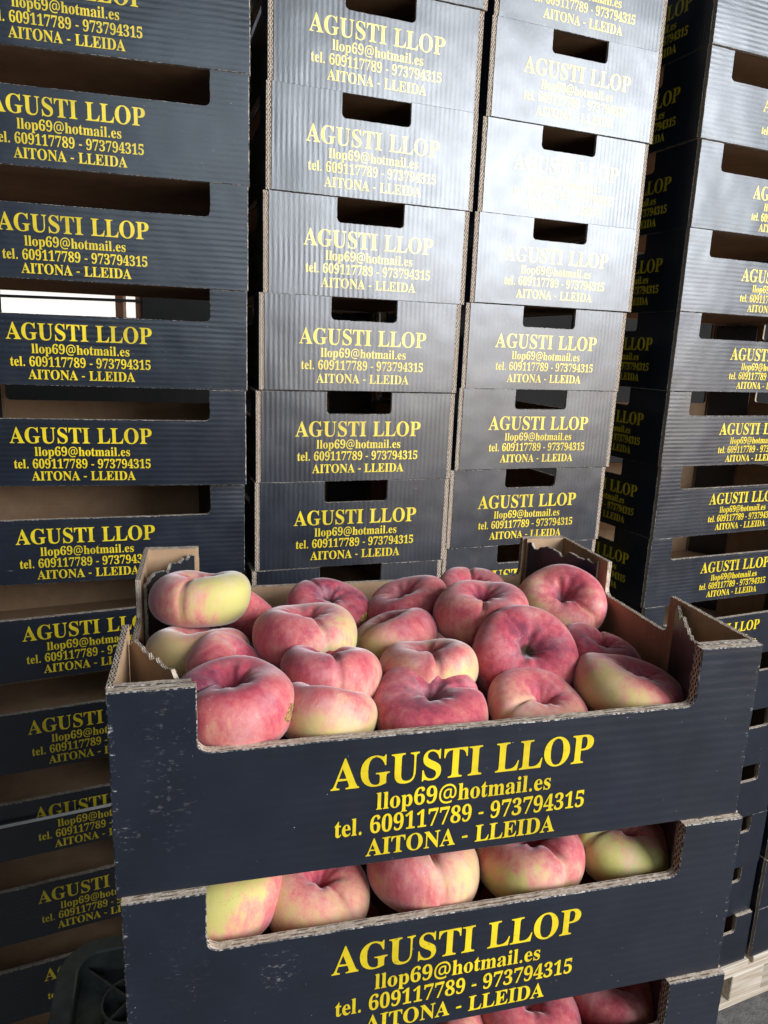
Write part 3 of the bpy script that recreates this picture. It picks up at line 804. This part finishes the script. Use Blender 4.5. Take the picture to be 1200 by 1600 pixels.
# ------------------------------------------------------------------ open crates of peaches in front
FX, FY, FZ, FA, FLX, FLY = -0.1741, 0.4220, -0.2212, 0.2491, 0.0318, -0.0238


def fg_corner(k):
    return (FX + k * H * FLX, FY + k * H * FLY, CAM_H + FZ - (k + 1) * H)


FGRP = 'peach crates piled in the foreground'
crate(fg_corner(0), FA, 'open black cardboard crate heaped with peaches, top of the foreground pile', FGRP, front=LONG_W1, idx=0)
crate(fg_corner(1), FA, 'black cardboard crate of peaches under the open one, second of the foreground pile', FGRP, front=LONG_W2, idx=1)
crate(fg_corner(2), FA, 'black cardboard crate at the bottom picture edge, third of the foreground pile', FGRP, idx=2)

# ------------------------------------------------------------------ dark plastic crate below them
def plastic_crate(loc, yaw, label, detail=True):
    e = link('plastic_crate', None, None, loc, yaw)
    tag(e, label, 'crate', 'upturned plastic crates under the foreground pile')
    lx, ly, h = 0.60, 0.40, 0.262

    def tray(name, r, w, z0, z1, x0=0, x1=lx, y0=0, y1=ly):
        outer, inner = [], []
        for (cx, cy, a0) in ((x1 - r, y1 - r, 0), (x0 + r, y1 - r, 90), (x0 + r, y0 + r, 180), (x1 - r, y0 + r, 270)):
            for i in range(7):
                a = math.radians(a0 + i * 15)
                outer.append((cx + r * math.cos(a), cy + r * math.sin(a)))
                inner.append((cx + (r - w) * math.cos(a), cy + (r - w) * math.sin(a)))
        n = len(outer)
        V = [(px, py, z0) for px, py in outer] + [(px, py, z1 - 0.002) for px, py in outer]
        V += [(px + (ix - px) * 0.1, py + (iy - py) * 0.1, z1) for (px, py), (ix, iy) in zip(outer, inner)]
        V += [(px + (ix - px) * 0.9, py + (iy - py) * 0.9, z1) for (px, py), (ix, iy) in zip(outer, inner)]
        V += [(px, py, z1 - 0.002) for px, py in inner] + [(px, py, z0) for px, py in inner]
        F = []
        for i in range(n):
            j = (i + 1) % n
            for k in range(5):
                F.append((k * n + i, k * n + j, (k + 1) * n + j, (k + 1) * n + i))
            F.append((5 * n + i, 5 * n + j, j, i))
        return link(name, mesh_from(name, V, F, [M_PLASTIC], smooth=False), e)
    tray('rim', 0.045, 0.022, h - 0.03, h)
    tray('wall', 0.042, 0.004, 0.0, h - 0.0304, 0.004, lx - 0.004, 0.004, ly - 0.004)
    V, F = [], []
    box_data(V, F, 0.021, lx - 0.021, 0.021, ly - 0.021, h - 0.034, h - 0.0302)
    link('floor_plate', mesh_from('floor_plate', V, F, [M_PLASTIC]), e)
    # ribs: crossed diagonals in square bays with a ring at every crossing
    nb, mb = 5, 3
    bw, bd = (lx - 0.044) / nb, (ly - 0.044) / mb
    for i in range(nb):
        for j in range(mb):
            cx, cy = 0.022 + (i + 0.5) * bw, 0.022 + (j + 0.5) * bd
            for sg in (-1, 1):
                V, F = [], []
                ln = math.hypot(bw, bd) / 2 - 0.004
                d = Vector((bw, sg * bd)).normalized()
                nn = Vector((-d.y, d.x)) * 0.0013
                for zz in (h - 0.0300, h - 0.013 - (0.0006 if sg > 0 else 0)):
                    for a, b in ((-1, -1), (1, -1), (1, 1), (-1, 1)):
                        V.append((d.x * ln * a + nn.x * b, d.y * ln * a + nn.y * b, zz))
                F += [(4, 5, 6, 7), (0, 1, 5, 4), (1, 2, 6, 5), (2, 3, 7, 6), (3, 0, 4, 7)]
                link('rib', mesh_from('rib', V, F, [M_PLASTIC]), e, (cx, cy, 0))
            V, F = [], []
            m = 20
            for rr, zz in ((0.030, h - 0.0299), (0.030, h - 0.0135), (0.0275, h - 0.0135), (0.0275, h - 0.0299)):
                V += [(rr * math.cos(2 * PI * q / m), rr * math.sin(2 * PI * q / m), zz) for q in range(m)]
            for k in range(3):
                for q in range(m):
                    q2 = (q + 1) % m
                    F.append((k * m + q, k * m + q2, (k + 1) * m + q2, (k + 1) * m + q))
            link('ring', mesh_from('ring', V, F, [M_PLASTIC]), e, (cx, cy, 0))
    return e


PZ = CAM_H + FZ - 3 * H - 0.002
py_yaw = 0.29
PC = (-0.352, 0.70)   # back-left corner
pc = (PC[0] + 0.40 * math.sin(py_yaw), PC[1] - 0.40 * math.cos(py_yaw))
plastic_crate((pc[0], pc[1], PZ - 0.262), py_yaw, 'upturned dark plastic crate with ribbed floor at the lower left, under the peach crates')
e = link('support_trestle', None, None, (pc[0], pc[1], 0), py_yaw)
tag(e, 'wooden trestle under the upturned plastic crate, below the picture edge', 'trestle')
th = PZ - 0.2625
for x in (0.05, 0.55):
    for y in (0.05, 0.35):
        link('leg', BOARD.setdefault(('leg',), bevel_box('leg', 0.06, 0.06, th - 0.04, M_WOOD)), e, (x, y, 0))
link('top', bevel_box('top', 0.6, 0.4, 0.04, M_WOOD), e, (0.3, 0.2, th - 0.0402))

# ------------------------------------------------------------------ peaches


def peach_mesh(seed, D, T, bias, bdir, bgain, green=0.3, dimple=0.34, seam=1.0, scar=None, stem=0.55, nt=56, nph=84):
    """flat peach about its stem axis z, suture at +x; bias / bdir / bgain lay out the red blush as pigment on the skin"""
    rnd = random.Random(seed)
    R = D / 2
    e2, e3, a2, a3 = rnd.uniform(0.01, 0.045), rnd.uniform(0.005, 0.02), rnd.uniform(0, 6.28), rnd.uniform(0, 6.28)
    tl, ta = rnd.uniform(0.03, 0.12), rnd.uniform(0, 6.28)
    off = Vector((rnd.uniform(0, 50), rnd.uniform(0, 50), rnd.uniform(0, 50)))
    bd = Vector(bdir).normalized() if bdir else Vector((0, 0, 0))
    sc = Vector(scar[:3]).normalized() if scar else None
    V, blush, stems, scars, greens = [], [], [], [], []
    for i in range(nt + 1):
        th = PI * i / nt
        s, c = math.sin(th), math.cos(th)
        rho = abs(s) ** 0.78
        zz = math.copysign(abs(c) ** 0.86, c)
        for j in range(nph):
            ph = 2 * PI * j / nph
            dph = (ph + PI) % (2 * PI) - PI
            z = zz * T / 2
            r = R * rho * (1 + e2 * math.cos(2 * ph + a2) + e3 * math.cos(3 * ph + a3))
            top = 1.0 if c > 0 else 0.0
            if c > 0:
                z -= T * (0.62 * dimple) * math.exp(-(rho / 0.46) ** 2) + T * 0.22 * math.exp(-(rho / 0.17) ** 2)
            else:
                z += T * 0.20 * math.exp(-(rho / 0.36) ** 2)
            if c > 0:
                z -= T * 0.018 * math.exp(-((rho - 0.22) / 0.13) ** 2) * math.cos(5 * ph + a2) + T * 0.012 * math.exp(-((rho - 0.3) / 0.15) ** 2) * math.cos(9 * ph + a3)
            # suture: sharp crease inside a broad saddle
            run = max(0.0, min(1.0, (0.80 * PI - th) / (0.25 * PI)))
            g = math.exp(-(dph / 0.070) ** 2) * run * seam
            sad = math.exp(-(dph / 0.42) ** 2) * run * seam
            r *= 1 - 0.050 * g - 0.016 * sad
            z -= T * (0.070 * g + 0.048 * sad) * math.exp(-((rho - 0.62) / 0.30) ** 2) * top
            # the far side of the suture line sinks a little as well
            bk = math.exp(-((abs(dph) - PI) / 0.5) ** 2)
            z -= T * 0.05 * bk * math.exp(-((rho - 0.6) / 0.3) ** 2) * top
            z += T * tl * rho * math.cos(ph - ta)
            p_ = Vector((r * math.cos(ph), r * math.sin(ph), z))
            nv = noise.noise_vector(p_ * 19 + off) * R * 0.075
            p_ += nv
            V.append(p_)
            u = Vector((rho * math.cos(ph), rho * math.sin(ph), zz)).normalized()
            k = math.exp(-(rho / 0.42) ** 2) * top
            blush.append(bias + bgain * u.dot(bd) + 0.20 * k - 0.10 * g)
            greens.append(green)
            stems.append(stem * top * max(0.0, 1 - (rho / 0.21) ** 2))
            scars.append(max(0.0, 1 - ((u - sc).length / scar[3]) ** 2) if sc else 0.0)
    F = []
    for i in range(nt):
        for j in range(nph):
            j2 = (j + 1) % nph
            F.append((i * nph + j, (i + 1) * nph + j, (i + 1) * nph + j2, i * nph + j2))
    me = mesh_from('flat_peach', [tuple(v) for v in V], F, [M_PEACH], smooth=True)
    bm = bmesh.new()
    bm.from_mesh(me)
    bm.free()
    for nm, arr in (('blush', blush), ('green', greens), ('stem', stems), ('scar', scars)):
        at = me.attributes.new(nm, 'FLOAT', 'POINT')
        at.data.foreach_set('value', arr)
    return me


def place_peach(k, u, v, z, stemdir, seamdir, me, label, group):
    """u, v from the crate's front-left corner, z from its top edge; directions in crate axes (right, back, up)"""
    c = fg_corner(k)
    ca, sa_ = math.cos(FA), math.sin(FA)
    loc = (c[0] + u * ca - v * sa_, c[1] + u * sa_ + v * ca, c[2] + H + z)
    zc = Vector(stemdir).normalized()
    xc = Vector(seamdir)
    xc = (xc - zc * xc.dot(zc)).normalized()
    yc = zc.cross(xc)
    m = Matrix((xc, yc, zc)).transposed().to_4x4()
    o = link('flat_peach', me)
    o.matrix_world = Matrix.Translation(loc) @ Matrix.Rotation(FA, 4, 'Z') @ m
    tag(o, label, 'peach', group)
    return o


def local_dir(stemdir, seamdir, d):
    zc = Vector(stemdir).normalized()
    xc = Vector(seamdir)
    xc = (xc - zc * xc.dot(zc)).normalized()
    yc = zc.cross(xc)
    d = Vector(d).normalized()
    return (d.dot(xc), d.dot(yc), d.dot(zc))


GT = 'peaches heaped in the open crate'
GM = 'peaches in the second crate'
GB = 'peaches in the third crate'
PEACHES = [
    # k, u, v, z, D, T, stem, seam, bias, blush side, gain, options, label
    (0, .060, .218, -.016, .094, .062, (.10, .28, .95), (-.40, -1, 0), .34, (-1, .2, -.25), .42, dict(green=.75), 'large peach perched highest at the back left, creased, red left half and cream right half'),
    (0, .098, .252, -.048, .088, .058, (.5, .3, .8), (1, 0, 0), .66, None, 0, dict(), 'red peach tucked behind the perched creased peach, back left'),
    (0, .151, .155, -.034, .094, .062, (.10, .18, .97), (.22, -1, 0), .42, (-1, 0, .5), .34, dict(green=.8), 'round-shouldered peach with yellow-green front crease, left of centre'),
    (0, .190, .268, -.054, .086, .056, (.02, -.25, .96), (-.5, 1, 0), .80, None, 0, dict(stem=1, scar=None), 'dark purplish red peach with corky scar against the back wall'),
    (0, .272, .250, -.049, .088, .056, (-.30, .05, .95), (-.8, .6, 0), .66, None, 0, dict(), 'plain red peach by the back wall, centre'),
    (0, .243, .188, -.056, .086, .056, (-.35, .30, .88), (-1, -.4, 0), .50, (1, .3, .4), .34, dict(green=.2), 'small-looking red and tan peach squeezed in the centre, behind the pale one'),
    (0, .362, .290, -.054, .088, .056, (-.05, -.10, .98), (.3, 1, 0), .64, None, 0, dict(), 'red peach at the back wall mostly hidden by a large pink one'),
    (0, .331, .183, -.033, .096, .066, (.02, -.05, .98), (-.45, -1, 0), .54, (.2, .4, .6), .14, dict(green=.1), 'large coral pink peach with a front crease, right of centre at the back'),
    (0, .443, .230, -.047, .096, .066, (-.22, -.48, .84), (.55, -1, -.2), .44, (.6, .2, .6), .30, dict(green=.55), 'peach in the back right corner, tilted forward, deep crease running down from its hollow'),
    (0, .346, .112, -.049, .096, .062, (-.05, -.66, .74), (-.5, 1, .6), .72, None, 0, dict(stem=1, dimple=.30, seam=.35), 'deep red peach facing forward with an open dark stem hole'),
    (0, .442, .142, -.070, .086, .056, (.1, -.05, 1), (.5, 1, 0), .74, None, 0, dict(), 'shaded dark red peach against the right wall'),
    (0, .424, .061, -.066, .100, .060, (.16, -.02, .98), (.45, -1, 0), .47, (1, .2, .1), .36, dict(green=.45), 'yellow and dark red peach in the front right corner'),
    (0, .335, .056, -.074, .090, .056, (.12, -.16, .98), (-1, -.35, 0), .44, (.3, .8, .3), .22, dict(green=.0), 'pink peach with a creamy streak and hollow top, front row right of centre'),
    (0, .252, .106, -.051, .086, .056, (.02, .14, .98), (-.1, -1, 0), .34, (-.7, .1, .7), .18, dict(green=.55), 'pale tan yellow saddle-topped peach in the middle of the heap'),
    (0, .238, .055, -.062, .098, .056, (.08, -.15, .98), (1, .15, 0), .62, (-.3, .2, .8), .22, dict(stem=.7), 'wide peach with purple dished top, front row centre'),
    (0, .165, .094, -.045, .086, .060, (-.02, .25, .96), (-.05, -1, 0), .56, (-1, 0, .3), .16, dict(green=.2), 'bright pink peach split by an upright crease, left of centre'),
    (0, .153, .052, -.058, .084, .058, (.32, .34, .88), (1, .6, 0), .34, (-.5, .3, .9), .36, dict(green=.4), 'cream peach with red shoulder, front row left of centre'),
    (0, .084, .050, -.042, .090, .068, (-.12, -.10, .98), (-1, -.4, 0), .64, (-.35, .2, .5), .22, dict(scar=True, dimple=.30), 'biggest peach, magenta, with brown corky scar, front left corner'),
    (0, .084, .118, -.052, .080, .060, (.62, .10, .78), (1, -.3, 0), .58, None, 0, dict(), 'pink peach leaning right behind the biggest one, left side'),
    (0, .056, .172, -.052, .094, .060, (.05, .12, .99), (.4, 1, 0), .36, (.8, .5, .2), .26, dict(green=.15), 'tan yellow peach by the left wall under the perched one'),
    # second crate, seen through the long hand gap
    (1, .073, .058, -.055, .088, .072, (.1, .2, .97), (1, .4, 0), .25, (.7, -.1, -.6), .34, dict(green=.85), 'yellow-green peach at the left end of the second crate\'s gap'),
    (1, .145, .060, -.066, .090, .058, (.1, -.05, .98), (.6, -1, 0), .36, (.1, .6, .7), .26, dict(green=.3), 'orange and cream dished peach, second in the second crate\'s gap'),
    (1, .238, .058, -.056, .098, .072, (.0, .30, .95), (.02, -1, 0), .42, (-.8, .2, .2), .20, dict(green=.1), 'peach with upright crease in the middle of the second crate\'s gap'),
    (1, .336, .060, -.062, .094, .064, (-.05, -.02, .98), (.30, -1, 0), .36, (.5, .3, .6), .30, dict(green=.7), 'yellow peach with red creased top, fourth in the second crate\'s gap'),
    (1, .428, .062, -.062, .094, .060, (.1, -.10, .98), (-1, -.2, 0), .14, (.4, .3, .8), .30, dict(green=1.0), 'shaded olive yellow peach at the right end of the second crate\'s gap'),
    # third crate, at the bottom edge of the picture
    (2, .344, .060, -.075, .098, .060, (.0, -.10, 1), (.3, 1, 0), .62, None, 0, dict(), 'pink red peach in the third crate, bottom picture edge, centre'),
    (2, .436, .062, -.080, .092, .060, (.1, .1, 1), (1, .5, 0), .50, None, 0, dict(green=.3), 'shaded peach in the third crate, bottom picture edge, right'),
    (2, .250, .060, -.078, .096, .060, (.0, .1, 1), (-.3, -1, 0), .45, None, 0, dict(green=.3), 'pink peach just showing in the third crate, bottom picture edge, left'),
]
for n_, (k, u, v, z, D, T, st_, se_, bias, bside, gain, opt, label) in enumerate(PEACHES):
    opt = dict(opt)
    if opt.get('scar'):
        opt['scar'] = local_dir(st_, se_, (.83, -.55, .05)) + (.30,)
    elif n_ == 3:
        opt['scar'] = local_dir(st_, se_, (.72, -.62, .12)) + (.28,)
    bd = local_dir(st_, se_, bside) if bside else None
    me = peach_mesh(100 + n_, D, T * (0.93 if n_ != 17 else 1.0), bias + 0.01, bd, gain, **opt)
    place_peach(k, u, v, z, st_, se_, me, label, (GT, GM, GB)[k])

# the layer underneath, glimpsed between the others
LOW = [peach_mesh(300 + i, .088, .056, b, (1, .3, .2), .25, nt=28, nph=40) for i, b in enumerate((.62, .45, .7))]
rl = random.Random(9)
for k, rows, zl in ((0, (.060, .165, .268), -.118), (1, (.160, .265), -.070), (1, (.062, .165, .268), -.122), (2, (.160,), -.08), (2, (.062,), -.122)):
    for v in rows:
        for i in range(5):
            u = .062 + i * .094 + rl.uniform(-.004, .004)
            place_peach(k, u, v + rl.uniform(-.004, .004), zl, (rl.uniform(-.2, .2), rl.uniform(-.2, .2), 1), (rl.uniform(-1, 1), rl.uniform(-1, 1), 0),
                        LOW[rl.randrange(3)], 'red flat peach deep in a foreground crate, glimpsed between those around it', 'peaches deep in the foreground crates')
